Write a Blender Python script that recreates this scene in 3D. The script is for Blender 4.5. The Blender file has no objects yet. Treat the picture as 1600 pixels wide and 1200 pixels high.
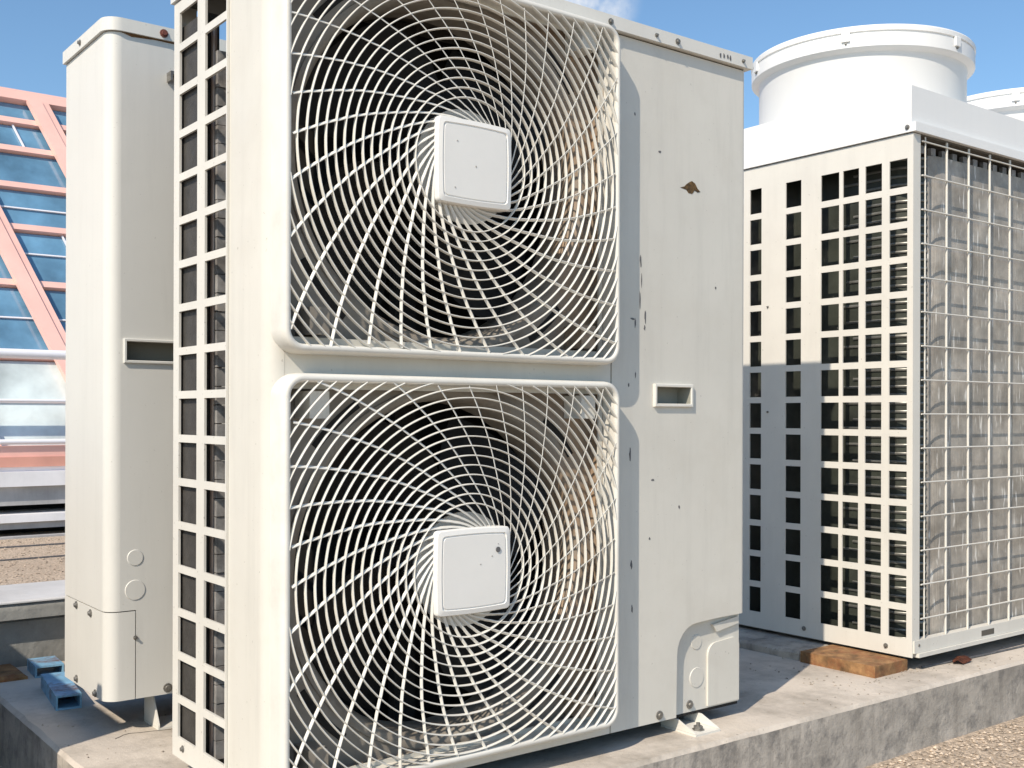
import bpy, bmesh, math, random
from mathutils import Vector, Matrix, Quaternion
random.seed(7)
S = bpy.context.scene
COL = S.collection
PI = math.pi

# ------------------------------------------------------------------ camera
cam = bpy.data.cameras.new('camera')
cam.sensor_fit = 'HORIZONTAL'; cam.sensor_width = 36.0
cam.lens = 1715.34 / 1600 * 36.0
cam.shift_y = 47.78 / 1600
cam.clip_start = 0.02; cam.clip_end = 2000
co = bpy.data.objects.new('camera', cam); COL.objects.link(co)
yaw, pitch, roll = math.radians(37.5701), math.radians(0.0075), math.radians(0.1554)
fw = Vector((math.sin(yaw)*math.cos(pitch), math.cos(yaw)*math.cos(pitch), math.sin(pitch)))
rt = Vector((math.cos(yaw), -math.sin(yaw), 0)); up = rt.cross(fw)
r2 = rt*math.cos(roll) + up*math.sin(roll); u2 = -rt*math.sin(roll) + up*math.cos(roll)
M = Matrix((r2, u2, -fw)).transposed().to_4x4(); M.translation = Vector((-0.6817, -1.462, 0.5748))
co.matrix_world = M
S.camera = co

# ------------------------------------------------------------------ light
SUN = Vector((0.083, 0.035, -0.080)).normalized()          # the way sunlight travels
elev = math.asin(-SUN.z); azim = math.atan2(-SUN.x, -SUN.y)
w = bpy.data.worlds.new('World'); S.world = w; w.use_nodes = True
nt = w.node_tree; nt.nodes.clear()
sky = nt.nodes.new('ShaderNodeTexSky'); sky.sky_type = 'NISHITA'; sky.sun_disc = False
sky.sun_elevation = elev; sky.sun_rotation = azim; sky.air_density = 1.0; sky.dust_density = 0.7; sky.ozone_density = 1.5
bg = nt.nodes.new('ShaderNodeBackground'); bg.inputs['Strength'].default_value = 0.145
wo = nt.nodes.new('ShaderNodeOutputWorld')
tint = nt.nodes.new('ShaderNodeMix'); tint.data_type = 'RGBA'; tint.blend_type = 'MULTIPLY'; tint.inputs[0].default_value = 1.0
tint.inputs[7].default_value = (0.84, 1.02, 1.10, 1)       # white balance of the sky
nt.links.new(sky.outputs[0], tint.inputs[6]); 
geo = nt.nodes.new('ShaderNodeTexCoord')                   # one small puff of cloud, fixed in the sky
dt = nt.nodes.new('ShaderNodeVectorMath'); dt.operation = 'DOT_PRODUCT'
dt.inputs[1].default_value = (fw + rt*((905-800)/1715.3) + up*((648+6)/1715.3)).normalized()
nt.links.new(geo.outputs['Generated'], dt.inputs[0])
cn = nt.nodes.new('ShaderNodeTexNoise'); cn.inputs['Scale'].default_value = 22; cn.inputs['Detail'].default_value = 8; cn.inputs['Roughness'].default_value = 0.6
nt.links.new(geo.outputs['Generated'], cn.inputs['Vector'])
c1 = nt.nodes.new('ShaderNodeMapRange'); c1.interpolation_type = 'SMOOTHSTEP'
c1.inputs['From Min'].default_value = math.cos(math.radians(3.2)); c1.inputs['From Max'].default_value = math.cos(math.radians(0.4)); nt.links.new(dt.outputs['Value'], c1.inputs['Value'])
c2 = nt.nodes.new('ShaderNodeMapRange'); c2.inputs['From Min'].default_value = 0.35; c2.inputs['From Max'].default_value = 0.62; nt.links.new(cn.outputs['Fac'], c2.inputs['Value'])
c3 = nt.nodes.new('ShaderNodeMath'); c3.operation = 'MULTIPLY'; nt.links.new(c1.outputs[0], c3.inputs[0]); nt.links.new(c2.outputs[0], c3.inputs[1])
cm = nt.nodes.new('ShaderNodeMix'); cm.data_type = 'RGBA'; nt.links.new(c3.outputs[0], cm.inputs[0]); nt.links.new(tint.outputs[2], cm.inputs[6]); cm.inputs[7].default_value = (6.0, 6.2, 6.5, 1)
nt.links.new(cm.outputs[2], bg.inputs['Color']); nt.links.new(bg.outputs[0], wo.inputs['Surface'])
sl = bpy.data.lights.new('sun', 'SUN'); sl.energy = 5.0; sl.angle = math.radians(0.53); sl.color = (1.0, 0.88, 0.73)
so = bpy.data.objects.new('sun', sl); COL.objects.link(so)
so.rotation_mode = 'QUATERNION'; so.rotation_quaternion = SUN.to_track_quat('-Z', 'Y'); so.location = (-6, -3, 8)
S.view_settings.view_transform = 'Standard'; S.view_settings.look = 'None'
S.view_settings.exposure = 0.03; S.view_settings.gamma = 1.0; S.view_settings.use_curve_mapping = False

# ------------------------------------------------------------------ materials
def mat(name, col, rough=0.5, metal=0.0, var=0.05, scale=6.0, bump=0.0, bscale=60.0, stain=None, spec=0.5, streak=0.0, speck=0.0, band=None):
    """col with soft mottling; stain=(colour, amount, scale); streak=dark run marks down the faces; speck=tiny dark spots"""
    m = bpy.data.materials.new(name); m.use_nodes = True
    n = m.node_tree.nodes; l = m.node_tree.links; b = n['Principled BSDF']
    b.inputs['Roughness'].default_value = rough; b.inputs['Metallic'].default_value = metal
    b.inputs['Specular IOR Level'].default_value = spec
    tc = n.new('ShaderNodeTexCoord'); O = tc.outputs['Object']
    def noise(sc, det=5.0, rgh=0.6, vec=O):
        t = n.new('ShaderNodeTexNoise'); t.inputs['Scale'].default_value = sc; t.inputs['Detail'].default_value = det
        t.inputs['Roughness'].default_value = rgh; l.new(vec, t.inputs['Vector']); return t.outputs['Fac']
    def ramp(v, a, bb, ca=0.0, cb=1.0):
        r = n.new('ShaderNodeMapRange'); r.inputs['From Min'].default_value = a; r.inputs['From Max'].default_value = bb
        r.inputs['To Min'].default_value = ca; r.inputs['To Max'].default_value = cb; l.new(v, r.inputs['Value']); return r.outputs[0]
    def mix(fac, a, bb):
        x = n.new('ShaderNodeMix'); x.data_type = 'RGBA'
        if isinstance(fac, float): x.inputs[0].default_value = fac
        else: l.new(fac, x.inputs[0])
        for i, v in ((6, a), (7, bb)):
            if isinstance(v, tuple): x.inputs[i].default_value = (*v, 1)
            else: l.new(v, x.inputs[i])
        return x.outputs[2]
    d = tuple(c*(1-2.2*var) for c in col); h = tuple(min(1, c*(1+1.2*var)) for c in col)
    c = mix(ramp(noise(scale), 0.3, 0.7), d, h)
    if streak > 0:
        mp = n.new('ShaderNodeMapping'); mp.inputs['Scale'].default_value = (1, 1, 0.09); l.new(O, mp.inputs[0])
        s = ramp(noise(26.0, 6, 0.7, mp.outputs[0]), 0.5, 0.8)
        s2 = n.new('ShaderNodeMath'); s2.operation = 'MULTIPLY'; s2.inputs[1].default_value = streak; l.new(s, s2.inputs[0])
        c = mix(s2.outputs[0], c, tuple(x*0.45 for x in col))
    if stain:
        sc_, am, ss = stain
        s = ramp(noise(ss, 8, 0.7), 0.48, 0.68, 0, am); c = mix(s, c, sc_)
    if speck > 0:
        s = ramp(noise(140, 2, 0.5), 0.70, 0.76, 0, speck); c = mix(s, c, (0.12, 0.10, 0.07))
    if band:
        bc, axis, a0, a1, am = band
        sx = n.new('ShaderNodeSeparateXYZ'); l.new(O, sx.inputs[0])
        k = ramp(sx.outputs[axis], a0, a1, 0, am)
        k2 = n.new('ShaderNodeMath'); k2.operation = 'MULTIPLY'; l.new(k, k2.inputs[0]); l.new(ramp(noise(14, 7, 0.7), 0.36, 0.6), k2.inputs[1])
        c = mix(k2.outputs[0], c, bc)
    l.new(c, b.inputs['Base Color'])
    rr = ramp(noise(scale*2.3), 0.3, 0.7, max(0.03, rough-0.08), min(1, rough+0.1)); l.new(rr, b.inputs['Roughness'])
    if bump > 0:
        bp = n.new('ShaderNodeBump'); bp.inputs['Strength'].default_value = bump; bp.inputs['Distance'].default_value = 0.01
        l.new(noise(bscale, 8, 0.65), bp.inputs['Height']); l.new(bp.outputs[0], b.inputs['Normal'])
    return m

PAINT = mat('cream_paint', (0.635, 0.615, 0.555), 0.42, var=0.035, scale=2.2, bump=0.06, bscale=7, streak=0.20, speck=0.35, stain=((0.54, 0.51, 0.445), 0.45, 3.5))
PAINT2 = mat('cream_paint_grille', (0.69, 0.675, 0.62), 0.45, var=0.03, scale=9, stain=((0.40, 0.31, 0.22), 0.22, 7.0))
PAINT3 = mat('cream_paint_back_unit', (0.66, 0.65, 0.605), 0.42, var=0.025, scale=2, bump=0.05, bscale=6, streak=0.12, speck=0.2)
WHITE = mat('white_paint', (0.76, 0.765, 0.755), 0.45, var=0.015, scale=2, bump=0.015, bscale=250, streak=0.06)
LATT = mat('cream_lattice_paint', (0.645, 0.625, 0.57), 0.45, var=0.03, scale=5, streak=0.12, speck=0.4)
SHROUD = mat('dirty_shroud_paint', (0.27, 0.245, 0.21), 0.6, var=0.10, scale=8, stain=((0.16, 0.11, 0.07), 0.6, 9.0), band=((0.34, 0.225, 0.135), 0, 0.12, 0.30, 0.85))
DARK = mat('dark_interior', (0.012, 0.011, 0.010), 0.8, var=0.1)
FANM = mat('fan_plastic', (0.022, 0.021, 0.020), 0.55, var=0.1)
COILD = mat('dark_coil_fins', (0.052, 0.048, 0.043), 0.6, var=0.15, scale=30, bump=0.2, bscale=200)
GALV = mat('galvanised_sheet', (0.36, 0.35, 0.34), 0.5, metal=0.2, var=0.22, scale=24, stain=((0.07, 0.07, 0.07), 0.75, 16.0))
PIPE = mat('tan_pipe', (0.42, 0.32, 0.26), 0.4, metal=0.3, var=0.08)
STEEL = mat('screw_steel', (0.24, 0.23, 0.21), 0.45, metal=0.6, var=0.15, scale=200)
RUSTY = mat('rusty_screw', (0.16, 0.05, 0.035), 0.8, var=0.2, scale=200)
RUST = mat('rust', (0.17, 0.085, 0.03), 0.9, var=0.3, scale=70, bump=0.4)
CHIP = mat('paint_chip_metal', (0.12, 0.12, 0.125), 0.7, var=0.2, scale=90)
CHIPB = mat('paint_chip_brown', (0.13, 0.075, 0.025), 0.8, var=0.45, scale=90)
HUBP = mat('hub_cover_paint', (0.77, 0.76, 0.725), 0.42, var=0.02, scale=6, bump=0.02, bscale=30)
CHIPG = mat('faint_mark', (0.40, 0.385, 0.35), 0.6)
SEAM = mat('seam_gap', (0.10, 0.09, 0.075), 0.9)
BLUE = mat('blue_paint_rusty', (0.22, 0.44, 0.62), 0.5, var=0.14, scale=15, bump=0.1, stain=((0.14, 0.06, 0.04), 1.0, 17.0))
WOOD = mat('weathered_timber', (0.30, 0.165, 0.07), 0.85, var=0.30, scale=30, bump=0.5, bscale=60, stain=((0.22, 0.08, 0.032), 0.95, 22.0))
CONC = mat('plinth_concrete', (0.56, 0.50, 0.43), 0.9, var=0.10, scale=4, bump=0.35, bscale=45, stain=((0.25, 0.22, 0.18), 0.75, 4.5), speck=0.5)
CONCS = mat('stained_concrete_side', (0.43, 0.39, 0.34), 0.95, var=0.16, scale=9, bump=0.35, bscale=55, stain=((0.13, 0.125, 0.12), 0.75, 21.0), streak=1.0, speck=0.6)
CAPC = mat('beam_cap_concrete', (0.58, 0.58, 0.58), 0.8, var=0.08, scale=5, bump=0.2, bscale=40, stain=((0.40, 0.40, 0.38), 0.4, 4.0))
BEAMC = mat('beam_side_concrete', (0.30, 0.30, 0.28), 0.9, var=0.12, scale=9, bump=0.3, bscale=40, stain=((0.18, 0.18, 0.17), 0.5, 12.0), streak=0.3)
GRAV = mat('roof_gravel', (0.56, 0.45, 0.34), 0.95, var=0.30, scale=105, bump=0.8, bscale=130, stain=((0.38, 0.29, 0.21), 0.5, 1.3))
PINKD = mat('shaded_sill_paint', (0.72, 0.36, 0.28), 0.45, var=0.06, scale=4)  # darker tone paints in the shadow on the sill's lower half
PINK = mat('pink_frame_paint', (0.87, 0.53, 0.455), 0.4, var=0.04, scale=4)
RAILM = mat('white_rail_paint', (0.80, 0.80, 0.84), 0.35, var=0.02)
SLAB = mat('white_slab', (0.82, 0.82, 0.84), 0.6, var=0.06, scale=3, streak=0.15)
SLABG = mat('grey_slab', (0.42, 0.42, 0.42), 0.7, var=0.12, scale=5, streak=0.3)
LEAF = mat('dry_leaf', (0.20, 0.07, 0.04), 0.8, var=0.3, scale=60)
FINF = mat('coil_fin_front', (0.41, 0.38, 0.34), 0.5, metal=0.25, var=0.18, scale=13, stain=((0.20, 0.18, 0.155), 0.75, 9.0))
def fin_relief_glints(m, freq):
    n = m.node_tree.nodes; l = m.node_tree.links; b = n['Principled BSDF']
    tc = n.new('ShaderNodeTexCoord')
    mp = n.new('ShaderNodeMapping'); mp.inputs['Scale'].default_value = (1, 1, 0.02); l.new(tc.outputs['Object'], mp.inputs[0])
    wv = n.new('ShaderNodeTexNoise'); wv.inputs['Scale'].default_value = freq; wv.inputs['Detail'].default_value = 3; l.new(mp.outputs[0], wv.inputs['Vector'])
    # glints of bent, flattened fins painted into the colour as light dashes
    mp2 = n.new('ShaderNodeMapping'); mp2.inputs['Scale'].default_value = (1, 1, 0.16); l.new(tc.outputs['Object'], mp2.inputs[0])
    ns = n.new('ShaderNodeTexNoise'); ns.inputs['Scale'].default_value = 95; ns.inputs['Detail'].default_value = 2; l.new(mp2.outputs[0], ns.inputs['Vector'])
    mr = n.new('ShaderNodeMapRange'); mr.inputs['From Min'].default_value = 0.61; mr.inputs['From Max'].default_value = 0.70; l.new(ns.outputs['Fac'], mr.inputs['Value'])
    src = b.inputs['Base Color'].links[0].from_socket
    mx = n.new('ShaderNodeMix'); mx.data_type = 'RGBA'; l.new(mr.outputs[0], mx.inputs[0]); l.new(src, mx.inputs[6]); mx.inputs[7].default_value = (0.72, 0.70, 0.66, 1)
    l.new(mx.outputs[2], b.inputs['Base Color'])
    bp = n.new('ShaderNodeBump'); bp.inputs['Strength'].default_value = 0.5; bp.inputs['Distance'].default_value = 0.004
    l.new(wv.outputs['Fac'], bp.inputs['Height']); l.new(bp.outputs[0], b.inputs['Normal'])
fin_relief_glints(FINF, 260)
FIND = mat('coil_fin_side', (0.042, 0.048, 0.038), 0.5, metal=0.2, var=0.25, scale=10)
TUBEM = mat('coil_tube', (0.20, 0.20, 0.185), 0.4, metal=0.5, var=0.15, scale=30)
def glass(name, col, rough=0.06):
    m = mat(name, col, rough, var=0.26, scale=1.6); b = m.node_tree.nodes['Principled BSDF']  # broad colour mottling stands in for reflections in the panes
    b.inputs['Specular IOR Level'].default_value = 0.9; b.inputs['Coat Weight'].default_value = 0.4
    return m
GLASS = glass('blue_glass', (0.15, 0.32, 0.48)); GLASSP = glass('pale_reflection_glass', (0.55, 0.63, 0.63), 0.12)  # the pale tone paints a reflection into the lower panes

# ------------------------------------------------------------------ mesh helpers
def link(name, bm, m, parent=None, smooth=False, angle=35, bevel=0.0):
    if bevel > 0:
        es = [e for e in bm.edges if len(e.link_faces) == 2 and e.calc_face_angle(0) > 0.6]
        bmesh.ops.bevel(bm, geom=es, offset=bevel, segments=2, profile=0.6, affect='EDGES', clamp_overlap=True)
    me = bpy.data.meshes.new(name)
    bmesh.ops.recalc_face_normals(bm, faces=bm.faces[:])
    bm.to_mesh(me); bm.free()
    me.materials.append(m)
    if smooth:
        me.polygons.foreach_set('use_smooth', [True]*len(me.polygons))
        me.set_sharp_from_angle(angle=math.radians(angle))
    o = bpy.data.objects.new(name, me); COL.objects.link(o)
    if parent is not None: o.parent = parent
    return o
def root(name, loc, label, cat, rz=0.0, group=None):
    o = bpy.data.objects.new(name, None); COL.objects.link(o); o.empty_display_size = 0.1
    o.location = loc; o.rotation_euler = (0, 0, rz); o['label'] = label; o['category'] = cat
    if group: o['group'] = group
    return o
def tag(o, label, cat, group=None):
    o['label'] = label; o['category'] = cat
    if group: o['group'] = group
    return o
def box(bm, x0, x1, y0, y1, z0, z1):
    v = [bm.verts.new((x, y, z)) for x in (x0, x1) for y in (y0, y1) for z in (z0, z1)]
    for f in ((0,1,3,2), (4,6,7,5), (0,4,5,1), (2,3,7,6), (0,2,6,4), (1,5,7,3)): bm.faces.new([v[i] for i in f])
    return v
def bx(*a):
    bm = bmesh.new(); box(bm, *a); return bm
def prism(bm, pts, a0, a1, axis='z'):
    """extrude a 2D outline: axis z -> pts (x,y); axis y -> pts (x,z); axis x -> pts (y,z)"""
    def P(p, a): return (p[0], p[1], a) if axis == 'z' else ((p[0], a, p[1]) if axis == 'y' else (a, p[0], p[1]))
    A = [bm.verts.new(P(p, a0)) for p in pts]; B = [bm.verts.new(P(p, a1)) for p in pts]
    n = len(pts)
    bm.faces.new(A[::-1]); bm.faces.new(B)
    for i in range(n): bm.faces.new((A[i], A[(i+1) % n], B[(i+1) % n], B[i]))
def rrect(x0, x1, z0, z1, r, n=8):
    pts = []
    for cx, cz, a in ((x1-r, z1-r, 0), (x0+r, z1-r, 90), (x0+r, z0+r, 180), (x1-r, z0+r, 270)):
        for i in range(n+1):
            t = math.radians(a + 90*i/n); pts.append((cx + r*math.cos(t), cz + r*math.sin(t)))
    return pts
def loops(bm, lps, close=True, cap0=False, cap1=False):
    """skin a list of equal-length point loops"""
    V = [[bm.verts.new(p) for p in lp] for lp in lps]
    n = len(V[0])
    for a, b in zip(V, V[1:]):
        for i in range(n if close else n-1):
            j = (i+1) % n; bm.faces.new((a[i], a[j], b[j], b[i]))
    if cap0: bm.faces.new(V[0][::-1])
    if cap1: bm.faces.new(V[-1])
    return V
def tube(bm, pts, r, n=8, caps=True):
    pts = [Vector(p) for p in pts]; rings = []
    for i, p in enumerate(pts):
        t = (pts[min(i+1, len(pts)-1)] - pts[max(i-1, 0)]).normalized()
        a = t.cross(Vector((0, 0, 1))) if abs(t.z) < 0.95 else t.cross(Vector((0, 1, 0)))
        a.normalize(); b = t.cross(a)
        rings.append([p + (a*math.cos(2*PI*k/n) + b*math.sin(2*PI*k/n))*r for k in range(n)])
    loops(bm, rings, True, caps, caps)
def lathe(bm, prof, cx, cy, n=96, axis='z', cz=0):
    lps = []
    for r, h in prof:
        if axis == 'z': lps.append([(cx + r*math.cos(2*PI*k/n), cy + r*math.sin(2*PI*k/n), h) for k in range(n)])
        else: lps.append([(cx + r*math.cos(2*PI*k/n), h, cz + r*math.sin(2*PI*k/n)) for k in range(n)])
    return loops(bm, lps)
def sweep_rect(bm, path, wd, y0, y1):
    """rib along an xz path: wd wide in the grille plane, from depth y0 to y1, front edge slightly narrower"""
    n = len(path); L = []
    for i in range(n):
        p = Vector(path[i]); t = Vector(path[min(i+1, n-1)]) - Vector(path[max(i-1, 0)]); t.normalize()
        a = Vector((-t.y, t.x))
        q = [(p + a*wd*0.5, y1), (p + a*wd*0.42, y0+wd*0.25), (p + a*wd*0.18, y0), (p - a*wd*0.18, y0), (p - a*wd*0.42, y0+wd*0.25), (p - a*wd*0.5, y1)]
        L.append([(v.x, y, v.y) for v, y in q])
    loops(bm, L, True, True, True)
def sweep_vane(bm, path, th, y0, y1, lean):
    """thin guide vane along an xz path: its back edge leans sideways by lean x depth"""
    n = len(path); L = []
    for i in range(n):
        p = Vector(path[i]); t = Vector(path[min(i+1, n-1)]) - Vector(path[max(i-1, 0)]); t.normalize()
        a = Vector((t.y, -t.x)); d = (y1-y0)*lean
        q = [(p - a*th*0.5, y0+th*0.3), (p - a*th*0.15, y0), (p + a*th*0.15, y0), (p + a*th*0.5, y0+th*0.3), (p + a*(d + th*0.4), y1), (p + a*(d - th*0.4), y1)]
        L.append([(v.x, y, v.y) for v, y in q])
    loops(bm, L, True, True, True)
def lattice(bm, us, vs, solid, d0, d1, place):
    """plate with rectangular holes: break points us, vs; solid(i,j) says whether a cell is filled; place(u,v,d)->xyz"""
    cache = {}
    def V(i, j, k):
        if (i, j, k) not in cache: cache[(i, j, k)] = bm.verts.new(place(us[i], vs[j], (d0, d1)[k]))
        return cache[(i, j, k)]
    nu, nv = len(us)-1, len(vs)-1
    F = lambda i, j: 0 <= i < nu and 0 <= j < nv and solid(i, j)
    for i in range(nu):
        for j in range(nv):
            if not F(i, j): continue
            for k in (0, 1): bm.faces.new([V(i, j, k), V(i+1, j, k), V(i+1, j+1, k), V(i, j+1, k)][::1 if k else -1])
            for (di, dj, a, b) in ((-1, 0, (i, j), (i, j+1)), (1, 0, (i+1, j), (i+1, j+1)), (0, -1, (i, j), (i+1, j)), (0, 1, (i, j+1), (i+1, j+1))):
                if not F(i+di, j+dj): bm.faces.new((V(*a, 0), V(*b, 0), V(*b, 1), V(*a, 1)))
def screw(parent, p, nrm, r=0.006, m=STEEL, name='screw'):
    bm = bmesh.new(); n = 10
    lathe(bm, [(0.0002, 0.0045), (r*0.55, 0.0045), (r*0.6, 0.0038), (r*0.62, 0.0012), (r, 0.001), (r, -0.002)], 0, 0, n)
    q = Vector((0, 0, 1)).rotation_difference(Vector(nrm))
    bmesh.ops.transform(bm, matrix=Matrix.Translation(p) @ q.to_matrix().to_4x4(), verts=bm.verts[:])
    return link(name, bm, m, parent, True)
def blob(parent, name, pts, y, m, nrm='y', lift=0.0006):
    bm = bmesh.new(); prism(bm, pts, y-lift, y+0.0004, nrm); return link(name, bm, m, parent)
def jag(cx, cz, rx, rz, n=14, k=0.35):
    return [(cx + rx*math.cos(2*PI*i/n)*(1-k*random.random()), cz + rz*math.sin(2*PI*i/n)*(1-k*random.random())) for i in range(n)]

# ================================================================== SETTING
ZP, ZR = -0.03, -0.165
bm = bmesh.new()
v = [bm.verts.new(p) for p in ((-300, -300, ZR), (300, -300, ZR), (300, 300, ZR), (-300, 300, ZR))]; bm.faces.new(v)
g = link('ground', bm, GRAV); g['kind'] = 'structure'

# concrete plinth, the edge slightly uneven
def rough_block(x0, x1, y0, y1, z0, z1, step, amp, seed):
    rnd = random.Random(seed); bm = bmesh.new()
    out = []
    def seg(ax, ay, bx_, by_):
        L = math.hypot(bx_-ax, by_-ay); n = max(1, int(L/step))
        for i in range(n): out.append((ax+(bx_-ax)*i/n, ay+(by_-ay)*i/n))
    seg(x0, y0, x1, y0); seg(x1, y0, x1, y1); seg(x1, y1, x0, y1); seg(x0, y1, x0, y0)
    base = [(x, y, z0) for x, y in out]
    cx, cy = (x0+x1)/2, (y0+y1)/2
    def inset(x, y, d): return (min(max(x, x0+d), x1-d), min(max(y, y0+d), y1-d))
    jit = [(rnd.random()-0.5)*amp for _ in out]
    mid = [(*inset(x, y, j*0.5), (z0+z1)/2 + 0) for (x, y), j in zip(out, jit)]
    e1 = [(*inset(x, y, abs(j)*0.6), z1-0.006-abs(j)*0.5) for (x, y), j in zip(out, jit)]
    e2 = [(*inset(x, y, 0.006+abs(j)), z1-abs(j)*0.05) for (x, y), j in zip(out, jit)]
    e3 = [(*inset(x, y, 0.03), z1) for (x, y) in out]
    V = loops(bm, [base, mid, e1, e2, e3]); bm.faces.new(V[-1])
    return bm
pr = root('concrete_plinth', (0, 0, 0), 'low weathered concrete plinth that carries the air conditioning units', 'plinth')
link('slab', rough_block(-0.125, 4.2, -0.085, 1.34, ZR-0.02, ZP, 0.045, 0.012, 3), CONC, pr, True, 40)
# the slab's sides take the rougher, blackened concrete
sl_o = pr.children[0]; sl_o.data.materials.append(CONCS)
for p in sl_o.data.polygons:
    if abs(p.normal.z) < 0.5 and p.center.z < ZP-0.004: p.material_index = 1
bm = bmesh.new()
ck = [(-0.021, 0.603), (-0.012, 0.609), (0.0, 0.619), (0.012, 0.622), (0.028, 0.616), (0.05, 0.612), (0.082, 0.603), (0.13, 0.60)]
prism(bm, ck + [(x, y+0.0022) for x, y in ck[::-1]], ZP-0.004, ZP+0.0006); link('crack', bm, SEAM, pr)

# beam with cap behind the plinth
br = root('concrete_beam', (0, 0, 0), 'low concrete beam with a pale cap behind the plinth, in front of the gravel', 'beam')
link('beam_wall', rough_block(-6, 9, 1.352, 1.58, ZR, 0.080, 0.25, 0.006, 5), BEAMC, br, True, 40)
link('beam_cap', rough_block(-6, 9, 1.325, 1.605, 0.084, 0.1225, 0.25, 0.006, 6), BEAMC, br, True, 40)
link('cap_top', rough_block(-6, 9, 1.323, 1.607, 0.123, 0.129, 0.25, 0.003, 8), CAPC, br, True, 40)  # thin slab on the cap, paler than the sides

# ================================================================== FAR SKYLIGHT
def far_box(name, y0, y1, z0, z1, m, parent=None, x0=-7, x1=9, bevel=0.006):
    return link(name, bx(x0, x1, y0, y1, z0, z1), m, parent, bevel=bevel)
cr = root('skylight_curb', (0, 5.6, ZR), 'long white stepped curb under the pink framed glazing', 'curb')
cr_off = lambda z: z - ZR
def curb(name, y0, y1, z0, z1, m): return link(name, bx(-7, 9, y0-5.6, y1-5.6, cr_off(z0), cr_off(z1)), m, cr, bevel=0.006)
curb('upper_slab', 5.60, 6.6, 0.133, 0.222, SLAB)
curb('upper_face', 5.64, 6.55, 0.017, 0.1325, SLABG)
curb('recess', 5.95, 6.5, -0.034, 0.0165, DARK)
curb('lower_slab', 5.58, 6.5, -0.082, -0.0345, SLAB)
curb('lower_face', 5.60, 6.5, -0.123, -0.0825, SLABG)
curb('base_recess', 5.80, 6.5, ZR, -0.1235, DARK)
# roofing seams on the gravel in front of the curb
for k, (yy, th, dy) in enumerate(((5.45, 0.05, 0.0), (5.0, 0.018, -0.1), (4.45, 0.012, 0.18))):
    bm = bmesh.new(); prism(bm, [(-6, yy-dy), (8, yy+dy), (8, yy+dy+th), (-6, yy-dy+th)], ZR-0.004, ZR+0.008+0.004*(k == 0))
    o = tag(link('roofing_strip', bm, (SLABG, CHIP, CHIP)[k]), ('grey flashing strip lying along the foot of the skylight curb', 'dark roofing seam across the gravel, nearer the curb', 'thin dark roofing seam across the gravel, nearer the beam')[k], 'strip')
# rail
rr_ = root('guard_rail', (0, 5.55, 0.222), 'white pipe guard rail standing on the curb before the glazing', 'railing')
for z, r, nm in ((0.937, 0.030, 'top_rail'), (0.652, 0.011, 'middle_rail'), (0.402, 0.017, 'bottom_rail')):
    bm = bmesh.new(); tube(bm, [(-7, 0.09, z-0.222), (9, 0.09, z-0.222)], r, 10); link(nm, bm, RAILM, rr_, True, 60)
for x in (-6.6, -4.4, -2.2, 0.3, 2.9, 5.1, 7.3):
    bm = bmesh.new(); tube(bm, [(x, 0.09, 0.0), (x, 0.09, 0.70)], 0.017, 10); link('post', bm, RAILM, rr_, True, 60)
# glazing: leaning plane, u along x, v up the slope
sk = root('glass_skylight', (0, 5.75, 0.29), 'pink framed skylight with sloping blue glass panes behind the white rail', 'skylight')
th = math.radians(62); vd = Vector((0, math.cos(th), math.sin(th))); nd = Vector((0, -math.sin(th), math.cos(th)))
def SKP(u, v, d=0.0): return Vector((u, 0, 0)) + vd*v + nd*d
def skbar(name, pts, d0, d1, m, bevel=0.006):
    bm = bmesh.new(); A = [bm.verts.new(SKP(u, v, d0)) for u, v in pts]; B = [bm.verts.new(SKP(u, v, d1)) for u, v in pts]; n = len(pts)
    bm.faces.new(A[::-1]); bm.faces.new(B)
    for i in range(n): bm.faces.new((A[i], A[(i+1) % n], B[(i+1) % n], B[i]))
    return link(name, bm, m, sk, bevel=bevel)
U0, U1 = -6.0, 6.6
rows = [0.0, 0.735, 1.295, 1.755, 2.115, 2.44, 2.70, 2.933]
for v in rows[1:-1]: skbar('mullion', [(U0, v-0.023), (U1, v-0.023), (U1, v+0.023), (U0, v+0.023)], -0.02, 0.03, PINK)
skbar('ridge_beam', [(U0, 2.885), (U1, 2.885), (U1, 2.977), (U0, 2.977)], -0.04, 0.05, PINK)
link('sill_beam', bx(U0, U1, -0.10, 0.05, 0.02, 0.087), PINK, sk, bevel=0.01)
link('sill_board', bx(U0, U1, -0.12, 0.05, -0.04, 0.0195), PINKD, sk, bevel=0.006)
link('sill_cap', bx(U0, U1, -0.10, 0.03, -0.0685, -0.0405), SLAB, sk)
SL = -0.30
def ru(k, v): return 0.925 + 0.73*k + SL*(v-2.44)
ks = list(range(-9, 8))
for k in ks:
    for a, b, h_ in ((-0.132, -0.034, 0.075), (-0.026, 0.018, 0.062)):
        skbar('rafter', [(ru(k, 0)+a, 0.02), (ru(k, 0)+b, 0.02), (ru(k, 2.88)+b, 2.88), (ru(k, 2.88)+a, 2.88)], 0.032, h_, PINK)
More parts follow.
